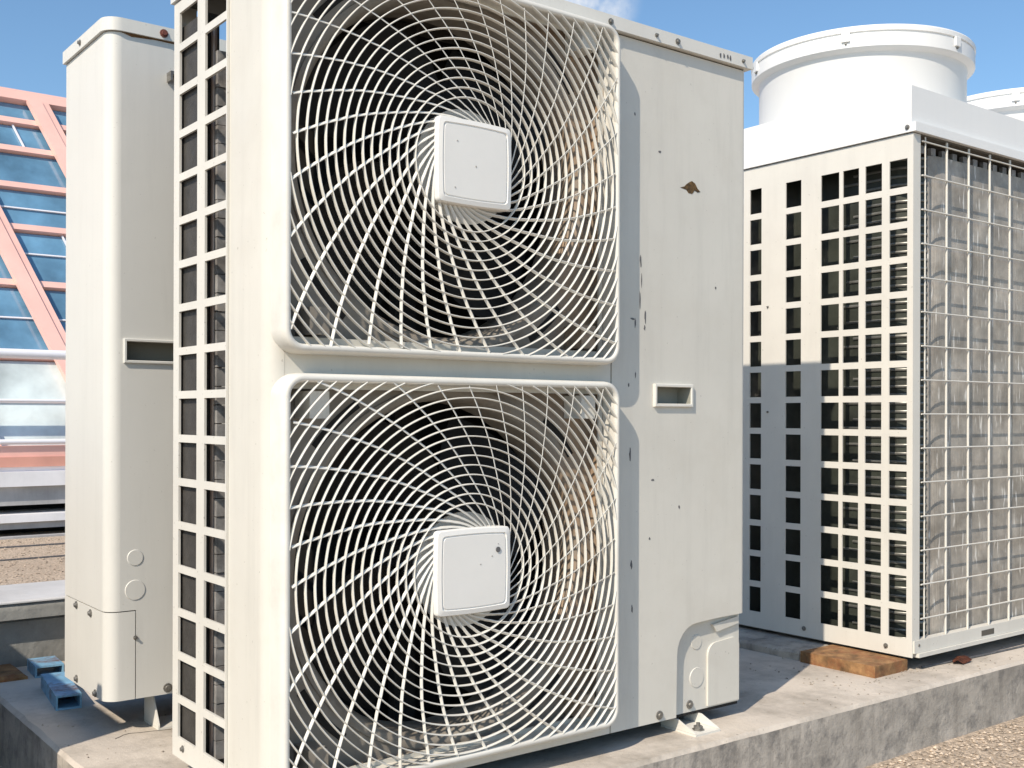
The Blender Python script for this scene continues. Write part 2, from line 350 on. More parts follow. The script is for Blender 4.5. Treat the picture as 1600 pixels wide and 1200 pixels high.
for k in ks[:-1]:
    for j in range(len(rows)-1):
        a, b = rows[j]+0.03, rows[j+1]-0.03 if j < 6 else 2.88
        t = (random.random()-0.5)*0.004
        pale = j == 0 or (j == 1 and random.random() < 0.45)
        pts = [(ru(k, a)+0.02, a), (ru(k+1, a)+0.01, a), (ru(k+1, b)+0.01, b), (ru(k, b)+0.02, b)]
        skbar('pane', pts, -0.012+t, -0.004+t, GLASSP if pale else GLASS, 0)
    if k % 2 == 0:
        v0, v1 = rows[3]+0.03, rows[4]-0.03
        for vv0, vv1, uu in ((1.325, 1.725, 0.36), (2.47, 2.67, 0.42)):
            skbar('glazing_bar', [(ru(k, vv0)+uu, vv0), (ru(k, vv0)+uu+0.012, vv0), (ru(k, vv1)+uu+0.012, vv1), (ru(k, vv1)+uu, vv1)], 0.0, 0.012, RAILM, 0)
for v in (0.40, 1.03, 1.55, 1.93): skbar('reflection_line', [(U0, v-0.005), (U1, v-0.005), (U1, v+0.005), (U0, v+0.005)], 0.0, 0.010, RAILM, 0)  # pale strips standing for reflection lines in the glass
link('rear_wall', bx(U0, U1, 1.48, 1.62, -0.1, 2.6), SLABG, sk)

# ================================================================== TWIN FAN UNIT
W, H, D = 1.033, 1.265, 0.357
A = root('condenser_unit', (0, 0, 0), 'cream outdoor unit with two stacked square spiral fan grilles, large in front', 'air conditioner')
# corner post wrapping from the side to the front
def arc(cx, cy, r, a0, a1, n=8): return [(cx + r*math.cos(math.radians(a0+(a1-a0)*i/n)), cy + r*math.sin(math.radians(a0+(a1-a0)*i/n))) for i in range(n+1)]
bm = bmesh.new()
R_ = 0.026
outer = [(0, 0.136)] + arc(R_, R_, R_, 180, 270, 8) + [(R_+0.001, 0)]
inner = [(R_+0.001, 0.003)] + arc(R_, R_, R_-0.003, 270, 180, 8) + [(0.003, 0.136)]
prism(bm, outer + inner, 0.0, H); link('corner_post', bm, PAINT, A, True, 50)
# fan panel, two square openings behind the grilles
CXF, CZU, CZL = 0.336, 0.9735, 0.3265
bm = bmesh.new()
us = [0.0275, 0.036, 0.638, 0.667]; vs = [0.0, 0.042, 0.612, 0.688, 1.245, H]
lattice(bm, us, vs, lambda i, j: not (i == 1 and j in (1, 3)), 0.0, 0.004, lambda u, v, d: (u, d, v))
link('fan_panel', bm, PAINT, A)
# service panel with the notch for the pipe cover
notch = [(0.8385, 0.0), (0.8405, 0.118)] + [(0.8405+0.056-0.056*math.cos(math.radians(a)), 0.118+0.056*math.sin(math.radians(a))) for a in (15, 30, 45, 60, 75, 90)] + [(0.95, 0.177), (W-0.009, 0.1785)]
bm = bmesh.new()
prism(bm, [(0.670, 0.0), (0.8385, 0.0)] + notch[1:] + [(W-0.009, 0.22), (0.670, 0.22)], 0.0, 0.013, 'y')
lattice(bm, [0.670, 0.7785, 0.8735, W-0.009], [0.22, 0.5945, 0.6295, H], lambda i, j: not (i == 1 and j == 1), 0.0, 0.013, lambda u, v, d: (u, d, v))
link('service_panel', bm, PAINT, A)
bm = bmesh.new()
prism(bm, [(W-0.0088, 0.0)] + arc(W-0.0088, 0.0088, 0.0088, 270, 360, 6) + [(W, D), (W-0.003, D), (W-0.003, 0.014), (W-0.0088, 0.013)], 0.1785, H); link('side_panel', bm, PAINT, A, True, 40)
# pipe cover, set back in the notch
pc = link('pipe_cover', bx(0.832, W-0.001, 0.0135, 0.017, 0.0, 0.19), PAINT, A)
pad = [(0.937, 0.004), (0.937, 0.103)] + [(0.937+0.024-0.024*math.cos(math.radians(a)), 0.103+0.024*math.sin(math.radians(a))) for a in (18, 36, 54, 72, 90)] + [(1.012, 0.131)] + [(1.012+0.016*math.sin(math.radians(a)), 0.115+0.016*math.cos(math.radians(a))) for a in (30, 60, 90)] + [(1.028, 0.004)]
bm = bmesh.new(); prism(bm, pad, 0.009, 0.0134, 'y'); link('cover_pad', bm, PAINT, pc, bevel=0.0016)
bm = bmesh.new(); prism(bm, [(0.948, 0.163), (1.024, 0.172), (1.024, 0.158), (0.96, 0.148)], 0.007, 0.0134, 'y'); link('cover_lip', bm, PAINT, pc, bevel=0.002)
for (x, z, r) in ((0.9075, 0.133, 0.015), (0.9085, 0.064, 0.020)):
    bm = bmesh.new(); lathe(bm, [(0.0003, 0.0122), (r-0.0012, 0.0122), (r, 0.0137)], x, 0, 32, 'y', z); link('knockout', bm, PAINT, pc, True, 50)
link('right_return', bx(W-0.003, W, 0.0175, D, 0.0, 0.178), PAINT, A)
for p in ((0.793, 0.0, 0.0125),): screw(A, (p[0], -0.001, p[2]), (0, -1, 0), 0.0085)
screw(A, (0.8885, 0.012, 0.0145), (0, -1, 0), 0.0085)
# pull handle
hx0, hx1, hz0, hz1 = 0.7745, 0.8775, 0.5905, 0.6335
hd = link('handle', bmesh.new(), PAINT2, A); bm = bmesh.new()
lp = lambda i, y: [(x, y, z) for x, z in ((hx0+i, hz0+i), (hx1-i, hz0+i), (hx1-i, hz1-i), (hx0+i, hz1-i))]
lps = [lp(0, 0.001), lp(0, -0.005), lp(0.001, -0.006), lp(0.005, -0.006), lp(0.006, -0.004)]
V = loops(bm, lps)
bmesh.ops.recalc_face_normals(bm, faces=bm.faces[:]); bm.to_mesh(hd.data); bm.free()
bm = bmesh.new(); loops(bm, [lp(0.006, -0.0038), lp(0.0062, 0.030)], True, False, True); link('handle_pocket', bm, mat('handle_pocket_plastic', (0.30, 0.30, 0.26), 0.6), hd)
# paint marks on the service panel
blob(A, 'rust_patch', [(0.8458, 1.0085), (0.857, 1.012), (0.862, 1.0165), (0.872, 1.0225), (0.8774, 1.0246), (0.886, 1.021), (0.893, 1.012), (0.9007, 1.0066), (0.893, 1.0045), (0.885, 1.0075), (0.878, 1.0), (0.868, 1.0005), (0.862, 1.006)], 0, CHIPB, 'y')
rnd = random.Random(11)
for (x, z, rx, rz) in ((0.7535, 0.757, 0.0022, 0.016), (0.752, 0.736, 0.0028, 0.006), (0.7416, 0.858, 0.0028, 0.013), (0.744, 0.825, 0.0015, 0.02), (0.7209, 0.7515, 0.007, 0.003), (0.728, 0.745, 0.002, 0.012), (0.9452, 0.8241, 0.003, 0.004), (0.7746, 0.4538, 0.005, 0.003), (0.7907, 1.0683, 0.005, 0.003), (0.7259, 1.1281, 0.002, 0.004), (0.74, 0.79, 0.0016, 0.022), (0.716, 0.50, 0.003, 0.016), (0.72, 0.30, 0.003, 0.010), (0.722, 0.22, 0.002, 0.009), (0.7665, 0.345, 0.003, 0.004), (0.845, 0.40, 0.003, 0.004), (0.712, 0.63, 0.0025, 0.004), (0.729, 0.648, 0.0015, 0.008)):
    blob(A, 'paint_chip', jag(x, z, rx, rz, 11, 0.6), 0, CHIP, 'y', 0.0005)
# lid
bm = bx(-0.008, W+0.008, -0.011, D+0.008, H+0.003, H+0.027); lid = link('lid', bm, PAINT3, A, True, 50, bevel=0.006)
link('lid_seam', bx(0.002, W-0.004, 0.003, D-0.003, H-0.002, H+0.004), SEAM, A)
for x, r in ((0.655, 0.006), (0.77, 0.004), (0.826, 0.006), (1.012, 0.004)): screw(A, (x, -0.0112, H+0.014), (0, -1, 0), r)
for x in (0.945, 0.955, 0.966, 0.974): blob(A, 'paint_chip', jag(x, H+0.012+0.004*random.random(), 0.003, 0.006, 9, 0.5), -0.0112, CHIP, 'y', 0.0006)
# base tray and feet
link('base_pan', bx(0.004, W-0.004, 0.0145, D-0.004, -0.006, 0.002), DARK, A)
def foot(x, y, s):
    bm = bmesh.new()
    prism(bm, [(x-0.034, y-0.052*s), (x+0.034, y-0.052*s), (x+0.034, y+0.04*s), (x-0.034, y+0.04*s)], ZP, ZP+0.004)
    for xx in (x-0.034, x+0.031):
        prism(bm, [(y-0.05*s, ZP+0.0045), (y-0.046*s, ZP+0.007), (y-0.004*s, -0.0065), (y+0.04*s, -0.0065), (y+0.04*s, ZP+0.0045)], xx, xx+0.003, 'x')
    f = link('foot', bm, PAINT2, A)
    bm = bmesh.new(); lathe(bm, [(0.0002, ZP+0.018), (0.004, ZP+0.018), (0.004, ZP+0.012), (0.009, ZP+0.0118), (0.009, ZP+0.006), (0.012, ZP+0.006), (0.012, ZP+0.004)], x-0.004, y-0.030*s, 6); link('bolt', bm, STEEL, f)
foot(0.884, 0.012, 1); foot(0.15, 0.012, 1); foot(0.884, D-0.012, -1); foot(0.15, D-0.012, -1)

# ---- grilles
INR = 0.0155
def inside(x, z, gx0, gx1, gz0, gz1, r=0.022):
    if not (gx0 < x < gx1 and gz0 < z < gz1): return False
    cx = min(max(x, gx0+r), gx1-r); cz = min(max(z, gz0+r), gz1-r)
    return (x-cx)**2 + (z-cz)**2 <= r*r + 1e-9
TH_R = [0.066, 0.070, 0.076, 0.084, 0.093, 0.110, 0.130, 0.150, 0.170, 0.200, 0.240, 0.280, 0.320, 0.355, 0.390, 0.425, 0.47]
TH_A = [-38.0, -28.0, -18.0, -8.0, 0.0, 10.5, 19.0, 25.0, 29.6, 34.8, 40.6, 45.2, 49.0, 52.0, 54.8, 57.4, 60.4]
def tha(r):
    for a, b, c, d in zip(TH_R, TH_R[1:], TH_A, TH_A[1:]):
        if r <= b: return c + (d-c)*(r-a)/(b-a)
    return TH_A[-1]
def grille(cz, z0, z1, hub_seed):
    cx = CXF; x0, x1 = 0.008, 0.6625
    prof = [(0.0, 0.014), (0.0005, -0.023), (0.002, -0.031), (0.005, -0.0345), (0.009, -0.0350), (0.012, -0.0335), (0.0135, -0.029), (0.0145, 0.0)]
    bm = bmesh.new()
    loops(bm, [[(x, y, z) for x, z in rrect(x0+i, x1-i, z0+i, z1-i, max(0.006, 0.034-i), 8)] for i, y in prof])
    gr = link('grille', bm, PAINT2, A, True, 55)
    gx0, gx1, gz0, gz1 = x0+0.012, x1-0.012, z0+0.012, z1-0.012
    N = 220; k = 0
    while True:
        r = 0.1065 + 0.01535*k; k += 1
        if r > 0.44: break
        pts = [(cx + r*math.cos(2*PI*i/N), cz + r*math.sin(2*PI*i/N)) for i in range(N)]
        ok = [inside(x, z, gx0, gx1, gz0, gz1) for x, z in pts]
        if not any(ok): continue
        def put(path):
            bm = bmesh.new(); sweep_rect(bm, path, 0.0022, -0.0346, -0.0284); link('ring', bm, PAINT2, gr, True, 50)
        if all(ok): put(pts + [pts[0]])
        else:
            q0 = ok.index(False); run = []
            for q in range(N+1):
                i = (q0+q) % N
                if ok[i] and q < N: run.append(i)
                else:
                    if len(run) > 1:
                        def end(a, b):                     # walk the arc on to the frame
                            lo, hi = 0.0, 1.0
                            for _ in range(12):
                                m_ = (lo+hi)/2; t = 2*PI*(a+(b-a)*m_)/N
                                if inside(cx+r*math.cos(t), cz+r*math.sin(t), gx0-0.0015, gx1+0.0015, gz0-0.0015, gz1+0.0015): lo = m_
                                else: hi = m_
                            t = 2*PI*(a+(b-a)*lo)/N; return (cx+r*math.cos(t), cz+r*math.sin(t))
                        put([end(run[0], run[0]-1)] + [pts[k_] for k_ in run] + [end(run[-1], run[-1]+1)])
                    run = []
    for s in range(33):
        t0 = 142.6 + s*360/33; path = []
        r = 0.066
        while r < 0.47:
            t = math.radians(t0 + tha(r)); x, z = cx + r*math.cos(t), cz + r*math.sin(t)
            if not inside(x, z, gx0-0.001, gx1+0.001, gz0-0.001, gz1+0.001): break
            path.append((x, z)); r += 0.003 if r < 0.1 else 0.006
        bm = bmesh.new(); sweep_vane(bm, path, 0.0018, -0.0340, -0.0308, 0.80); link('spoke', bm, PAINT2, gr, True, 50)
    # hub: round carrier and the square cover plate with bulging sides
    bm = bmesh.new(); V = lathe(bm, [(0.092, -0.010), (0.092, -0.014), (0.088, -0.0165), (0.002, -0.0165)], cx, 0, 48, 'y', cz); link('hub_disc', bm, PAINT2, gr, True, 40)
    def pill(hx, hz, y, n=10, bul=0.0018):
        pts = []
        for (sx, sz) in ((1, 1), (-1, 1), (-1, -1), (1, -1)):
            pass
        base = rrect(cx-hx, cx+hx, cz-hz, cz+hz, 0.0055, 4)
        P = []
        full = []
        for i, p in enumerate(base):
            q = base[(i+1) % len(base)]; L = math.hypot(q[0]-p[0], q[1]-p[1]); m_ = 8 if L > 0.03 else 1
            for j in range(m_): full.append((p[0]+(q[0]-p[0])*j/m_, p[1]+(q[1]-p[1])*j/m_))
        for x, z in full:
            u, v_ = (x-cx)/hx, (z-cz)/hz
            P.append((x + math.copysign(bul*(1-min(1, v_*v_)), u)*min(1, abs(u)**6), y, z + math.copysign(bul*(1-min(1, u*u)), v_)*min(1, abs(v_)**6)))
        return P
    bm = bmesh.new()
    loops(bm, [pill(0.071, 0.0665, -0.017), pill(0.071, 0.0665, -0.040), pill(0.0695, 0.065, -0.043), pill(0.0625, 0.058, -0.0445), pill(0.0612, 0.0567, -0.0425), pill(0.060, 0.0555, -0.0427), pill(0.0592, 0.0547, -0.0440), pill(0.03, 0.028, -0.0441, bul=0.001)], True, False, True)
    hc = link('hub_cover', bm, HUBP, gr, True, 40)
    rr = random.Random(hub_seed)
    for _ in range(3):
        blob(gr, 'paint_chip', jag(cx + rr.uniform(-0.05, 0.05), cz + rr.uniform(-0.045, 0.045), 0.0012+0.001*rr.random(), 0.001+0.001*rr.random(), 7, 0.4), -0.0441, CHIPG, 'y', 0.0006)
    if hub_seed == 2: blob(gr, 'plug', jag(cx+0.045, cz+0.031, 0.0045, 0.0045, 12, 0.05), -0.0448, CHIP, 'y', 0.001)
    return gr
grille(CZU, 0.6625, 1.2655, 1); grille(CZL, 0.0205, 0.6345, 2)
# ---- shrouds and fans behind the grilles
def shroud(cz, z0, z1):
    cx = CXF; R0 = 0.284; N = 128; bm = bmesh.new()
    hx0, hx1 = 0.024, 0.647
    circ = [(cx+R0*math.cos(2*PI*i/N), cz+R0*math.sin(2*PI*i/N)) for i in range(N)]
    sq = []
    for x, z in circ:
        dx, dz = x-cx, z-cz
        s = min((hx1-cx if dx > 0 else cx-hx0)/max(1e-9, abs(dx)), (z1-cz if dz > 0 else cz-z0)/max(1e-9, abs(dz)))
        sq.append((cx+dx*s, cz+dz*s))
    C = lambda r, y: [(cx+r*math.cos(2*PI*i/N), y, cz+r*math.sin(2*PI*i/N)) for i in range(N)]
    loops(bm, [[(x, -0.001, z) for x, z in sq], [(x, 0.030, z) for x, z in sq], C(R0+0.012, 0.030), C(R0+0.011, 0.027), C(R0+0.004, 0.0265), C(R0-0.004, 0.030), C(R0-0.010, 0.040), C(R0-0.013, 0.055), C(R0-0.013, 0.115)])
    o = link('fan_shroud', bm, SHROUD, A, True, 45)
    # origin in the hub so that the dirt sits on the same side in both
    for v in o.data.vertices: v.co -= Vector((cx, 0, cz))
    o.location = (cx, 0, cz)
    for a, w_ in ((132, 9), (222, 10), (310, 8), (42, 8)):     # dark slots in the flange
        bm = bmesh.new(); t0, t1 = math.radians(a-w_), math.radians(a+w_)
        pi_ = [((R0+0.024)*math.cos(t0+(t1-t0)*i/8), (R0+0.024)*math.sin(t0+(t1-t0)*i/8)) for i in range(9)]
        po = [((R0+0.038)*math.cos(t0+(t1-t0)*i/8), (R0+0.038)*math.sin(t0+(t1-t0)*i/8)) for i in range(9)]
        prism(bm, pi_ + po[::-1], 0.0285, 0.0305, 'y'); link('slot', bm, DARK, o)
    for sx, sz in ((-1, -1), (-1, 1), (1, -1), (1, 1)):        # grille mounting clips
        bm = bmesh.new(); X = 0.262*sx - (0.018 if sx > 0 else -0.018)*0; Z = 0.262*sz
        box(bm, X-0.016, X+0.016, -0.018, 0.029, Z-0.020, Z+0.020)
        cl = link('mounting_clip', bm, SHROUD if sz < 0 else PAINT2, o, bevel=0.003)
    fn = bpy.data.objects.new('fan', None); COL.objects.link(fn); fn.parent = A; fn.location = (cx, 0.085, cz); fn.empty_display_size = 0.1
    bm = bmesh.new(); lathe(bm, [(0.001, -0.035), (0.05, -0.033), (0.062, -0.02), (0.064, 0.05), (0.001, 0.05)], 0, 0, 32, 'y', 0); link('fan_hub', bm, FANM, fn, True, 40)
    for q in range(4):
        bm = bmesh.new(); L = []
        for i in range(9):
            r = 0.055 + 0.205*i/8; a0 = math.radians(90*q + 22 + 26*(i/8)); sp = math.radians(30 + 14*math.sin(PI*i/8))
            L.append([(r*math.cos(a0 + sp*(j/6-0.5)*2*0.8), -0.02 + 0.075*j/6, r*math.sin(a0 + sp*(j/6-0.5)*2*0.8)) for j in range(7)])
        loops(bm, L + [], False); 
        bmesh.ops.solidify(bm, geom=bm.faces[:], thickness=0.004)
        link('fan_blade', bm, FANM, fn, True, 40)
shroud(CZU, 0.676, 1.252); shroud(CZL, 0.034, 0.621)
link('rear_bulkhead', bx(0.085, 0.664, 0.22, 0.225, 0.004, H-0.004), DARK, A)
link('motor_strut', bx(0.315, 0.357, 0.165, 0.185, 0.01, H-0.01), DARK, A)
link('compartment_wall', bx(0.6645, 0.6685, 0.0045, 0.34, 0.004, H-0.004), DARK, A)
# ---- side lattice, coil and the things one sees through it
ys = [0.1365, 0.1430, 0.2215, 0.2320, 0.2548+0.0785, 0.3580]
ys = [0.1365, 0.1400, 0.2232, 0.2552, 0.3337, 0.3580]
zs = [0.0, 0.058]
rz = [1.1872 - 0.0726*i for i in range(16)]
zs = [0.0]
for z in rz[::-1]: zs += [z-0.0063, z+0.0063]
zs += [1.245, H]
zs = [0.0, 0.035] + zs[1:]
bm = bmesh.new()
lattice(bm, ys, zs, lambda i, j: not (i in (1, 3) and j % 2 == 1), -0.004, 0.0, lambda u, v, d: (d, u, v))
link('side_lattice', bm, LATT, A, bevel=0.001)
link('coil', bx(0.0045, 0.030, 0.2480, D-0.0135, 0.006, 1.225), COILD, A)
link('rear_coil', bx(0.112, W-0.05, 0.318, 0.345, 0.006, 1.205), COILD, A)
bm = bmesh.new(); tube(bm, [(0.018, 0.2400, 0.01), (0.018, 0.2400, 1.20)], 0.0055, 8); link('header_pipe', bm, PIPE, A, True, 60)
bm = bmesh.new(); tube(bm, [(0.037, 0.262, 0.01), (0.037, 0.262, 1.17)], 0.0045, 8); link('header_pipe', bm, PIPE, A, True, 60)
bm = bmesh.new()
for i in range(38):
    z = 0.02+i*0.03
    box(bm, 0.0165, 0.066, 0.222+0.0015*math.sin(i*1.7), 0.240, z, z+0.0285)
link('coil_bend', bm, GALV, A, bevel=0.002)
link('gap_shade', bx(0.0305, 0.0475, 0.318, 0.322, 0.03, 1.16), DARK, A)  # dark sheet standing in for the shade in the gap
for z in (0.255, 0.39, 0.51, 0.61, 0.74):
    bm = bmesh.new(); tube(bm, [(0.020, 0.245, z), (0.050, 0.300, z-0.001)], 0.0025, 6); link('stay', bm, TUBEM, A)
link('rear_guard', bx(0.0005, 0.030, D-0.012, D-0.001, 0.0, 1.262), LATT, A)
for p in ((-0.004, 0.31, 0.020), (-0.004, 0.17, 0.018)): screw(A, p, (-1, 0, 0), 0.006)

# ================================================================== NARROW UNIT BEHIND
XB, YB, ZB, HB, DB, WB = -0.035, 0.615, 0.036, 1.253, 0.265, 1.033
B = root('condenser_unit', (XB, YB, ZB), 'plain cream outdoor unit with rounded corner and slot handle, raised on blue steel channels', 'air conditioner')
rB = 0.026
outl = [(0, DB)] + arc(rB, rB, rB, 180, 270, 10) + [(rB, 0.003)] + arc(rB, rB, rB-0.003, 270, 180, 10) + [(0.003, DB)]
bm = bmesh.new(); prism(bm, outl, 0.168, HB)
lattice(bm, [rB, 0.0345, 0.1465, 0.36], [0.168, 0.6375, 0.6765, HB], lambda i, j: not (i == 1 and j == 1), 0.0, 0.003, lambda u, v, d: (u, d, v))
bmesh.ops.remove_doubles(bm, verts=bm.verts[:], dist=1e-6)
link('casing', bm, PAINT3, B, True, 50)
ycv = 0.0545
out2 = [(0.0, DB), (0.0, 0.21)] + arc(rB, rB, rB, 180, 270, 10) + [(ycv, 0.0), (ycv, 0.003)] + arc(rB, rB, rB-0.003, 270, 180, 10) + [(0.003, 0.21), (0.003, DB)]
bm = bmesh.new(); prism(bm, out2, 0.0, 0.166); link('pipe_cover', bm, PAINT3, B, True, 50)
link('lower_panel', bx(ycv+0.0018, 0.36, 0.0, 0.003, 0.0, 0.168), PAINT3, B)
bm = bmesh.new(); prism(bm, [(0.005, DB-0.006)] + arc(rB, rB, rB-0.005, 180, 270, 10) + [(0.08, 0.005), (0.08, DB-0.006)], 0.002, 0.18); link('inner_case', bm, SEAM, B)
bm = bmesh.new(); prism(bm, [(-0.006, DB+0.005)] + arc(rB, rB, rB+0.006, 180, 270, 10) + [(WB+0.006, -0.006), (WB+0.006, DB+0.005)], HB+0.0015, HB+0.026); link('lid', bm, PAINT3, B, True, 45, bevel=0.004)
link('lid_seam', bx(0.03, WB-0.02, 0.012, DB-0.01, HB-0.003, HB+0.005), SEAM, B)
us = [0.3605, 0.40] ; vs_ = [0.0, 0.04]
for i in range(9): us += [0.40+0.066*i+0.056, 0.40+0.066*(i+1)] if i < 8 else []
us += [WB]
for j in range(16): vs_ += [0.04+0.0726*j+0.062, 0.04+0.0726*(j+1)]
vs_[-1] = HB
bm = bmesh.new(); lattice(bm, us, vs_, lambda i, j: not (i % 2 == 1 and j % 2 == 1), 0.0, 0.008, lambda u, v, d: (u, d, v)); link('rear_lattice', bm, LATT, B)
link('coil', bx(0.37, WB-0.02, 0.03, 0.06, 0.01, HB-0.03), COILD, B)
link('side_panel', bx(WB-0.003, WB, 0.0085, DB, 0.0, HB), PAINT3, B)
link('back_panel', bx(0.0035, WB-0.0035, DB-0.004, DB-0.001, 0.0, HB), PAINT3, B)
link('base_pan', bx(0.005, WB-0.005, 0.07, DB-0.006, -0.004, 0.0008), DARK, B)
# slot handle in its frame
hx0, hx1, hz0, hz1 = 0.031, 0.150, 0.634, 0.680
bm = bmesh.new(); lp = lambda i, y: [(x, y, z) for x, z in ((hx0+i, hz0+i), (hx1-i, hz0+i), (hx1-i, hz1-i), (hx0+i, hz1-i))]
loops(bm, [lp(0, 0.0005), lp(0, -0.004), lp(0.001, -0.005), lp(0.0045, -0.005), lp(0.0055, -0.003)]); hb = link('handle', bm, PAINT3, B)
bm = bmesh.new(); loops(bm, [lp(0.0055, -0.0029), lp(0.0057, 0.032)], True, False, True); link('handle_pocket', bm, mat('handle_pocket_shade', (0.26, 0.25, 0.21), 0.6), hb)
for z, r in ((0.267, 0.0155), (0.206, 0.0195)):
    bm = bmesh.new(); lathe(bm, [(0.0003, -0.0013), (r-0.0012, -0.0013), (r, 0.0004)], 0.054, 0, 36, 'y', z); link('knockout', bm, PAINT3, B, True, 40)
for y, z in ((0.183, 0.158), (0.091, 0.155), (0.18, 0.012), (0.06, 0.007)): screw(B, (-0.001, y, z), (-1, 0, 0), 0.0075)
screw(B, (0.117, -0.001, 0.012), (0, -1, 0), 0.009); screw(B, (0.0545, -0.001, 0.116), (0, -1, 0), 0.004)
screw(B, (0.104, -0.007, HB+0.013), (0, -1, 0), 0.008, RUSTY); screw(B, (-0.0065, 0.15, HB+0.014), (-1, 0, 0), 0.006)
blob(B, 'rust_patch', [(0.026, HB+0.0005), (0.045, HB-0.0045), (0.09, HB-0.001), (0.13, HB-0.0015), (0.13, HB+0.001), (0.06, HB+0.0016)], -0.0002, RUST, 'y')
hk = link('cable_clip', bx(0.112, 0.148, -0.022, 0.0, HB-0.066, HB-0.060), STEEL, B); link('clip_arm', bx(0.112, 0.116, -0.022, -0.001, HB-0.078, HB-0.0665), STEEL, hk)
bm = bmesh.new(); prism(bm, [(0.030, -0.0045), (0.075, -0.0045), (0.075, -0.0618), (-0.004, -0.0618), (-0.004, -0.057)], 0.098, 0.101, 'x'); box(bm, 0.098, 0.16, -0.004, 0.075, -0.066, -0.0622); link('foot', bm, PAINT2, B)
bm = bmesh.new(); box(bm, 0.85, 0.91, -0.03, 0.03, -0.066, -0.062); box(bm, 0.85, 0.853, -0.03, 0.03, -0.0618, -0.0045); link('foot', bm, PAINT2, B)

# blue channels below it
def channel(loc, rz, L, wd, h, label):
    r = root('steel_channel', loc, label, 'channel', rz)
    bm = bmesh.new(); t = 0.004
    prism(bm, [(-wd/2, 0), (wd/2, 0), (wd/2, h), (-wd/2, h), (-wd/2, h-t), (wd/2-t, h-t), (wd/2-t, t), (-wd/2+t, t), (-wd/2+t, h-t-0.0002), (-wd/2, h-t-0.0002)], 0, L, 'y')
    bmesh.ops.remove_doubles(bm, verts=bm.verts[:], dist=1e-6)
    link('channel_body', bm, BLUE, r)
    return r
channel((-0.030, 0.868, ZP), math.radians(-7), 0.22, 0.050, 0.030, 'worn blue steel channel at the unit corner, open rusty end towards the front')
channel((0.016, 1.185, ZP), math.radians(-4), 0.10, 0.062, 0.026, 'short blue and rust steel channel behind the longer one, by the beam')
channel((0.80, 0.66, ZP), math.radians(0), 0.20, 0.060, 0.060, 'steel channel under the far end of the narrow unit')
# timber offcut at the plinth edge in front of the beam
tb = link('timber_offcut', rough_block(-0.115, -0.03, 1.19, 1.33, ZP, ZP+0.012, 0.02, 0.006, 21), WOOD)
tag(tb, 'thin brown board lying against the foot of the concrete beam', 'board')

# ================================================================== WIDE UNIT WITH FAN STACKS
XC, YC, ZC = 1.643, 0.012, 0.004
WC, DC, HC = 1.56, 0.775, 1.238
C = root('condenser_unit', (XC, YC, ZC), 'wide white outdoor unit with round fan stacks on its roof and wire guarded coil', 'air conditioner')
cols = [(0.0155, 0.064), (0.0845, 0.131), (0.149, 0.1955), (0.2065, 0.261), (0.3225, 0.372), (0.4525, 0.492), (0.58, 0.63), (0.66, 0.71)]
ys = [0.0]
for a, b in cols: ys += [a, b]
ys += [DC]
zs = [0.0]
for i in range(14): zs += [0.0425+0.08245*i, 0.0425+0.08245*i+0.0665]
zs += [HC]
bm = bmesh.new(); lattice(bm, ys, zs, lambda i, j: not (i % 2 == 1 and j % 2 == 1), 0.0, 0.0035, lambda u, v, d: (d, u, v))
link('side_lattice', bm, LATT, C, bevel=0.0008)
bm = bmesh.new(); lattice(bm, ys, zs, lambda i, j: not (i % 2 == 1 and j % 2 == 1), WC-0.012, WC, lambda u, v, d: (d, u, v)); link('side_lattice', bm, LATT, C)
link('corner_post', bx(0.0037, 0.030, 0.0, 0.012, 0.040, HC), LATT, C, bevel=0.002)
link('corner_post', bx(WC-0.030, WC-0.0122, 0.0, 0.012, 0.040, HC), LATT, C, bevel=0.002)
link('base_rail', bx(0.0037, WC-0.0122, -0.004, 0.020, 0.010, 0.0395), LATT, C, bevel=0.003)
link('base_flange', bx(0.014, WC-0.014, -0.010, 0.020, 0.0, 0.0095), LATT, C, bevel=0.002)
for z in (0.012,): link('rail_slot', bx(0.30, 0.36, -0.0046, -0.0042, 0.016, 0.030), SEAM, C)
# lid rim and the hood the stacks stand on
link('lid_rim', bx(-0.006, WC+0.006, -0.010, DC+0.006, HC+0.0025, HC+0.024), WHITE, C, bevel=0.003)
link('lid_seam', bx(0.004, WC-0.004, 0.002, DC-0.004, HC-0.002, HC+0.003), SEAM, C)
hd = bmesh.new(); z0, z1 = HC+0.0245, HC+0.112
o_ = [(-0.005, 0.002), (WC+0.005, 0.002), (WC+0.005, DC), (-0.005, DC)]
i_ = [(0.0, 0.007), (WC, 0.007), (WC, DC-0.005), (0.0, DC-0.005)]
loops(hd, [[(x, y, z0) for x, y in o_], [(x, y, z1) for x, y in o_], [(x, y, z1) for x, y in i_], [(x, y, z1-0.04) for x, y in i_]], True, False, True)
link('hood', hd, WHITE, C)
link('back_panel', bx(0.0125, WC-0.0125, DC-0.006, DC-0.001, 0.0, HC-0.003), PAINT3, C)
link('base_frame', bx(0.02, WC-0.03, 0.035, DC-0.03, -0.0075, -0.0005), STEEL, C)
link('floor_pan', bx(0.0125, WC-0.0125, 0.021, DC-0.007, 0.002, 0.008), DARK, C)
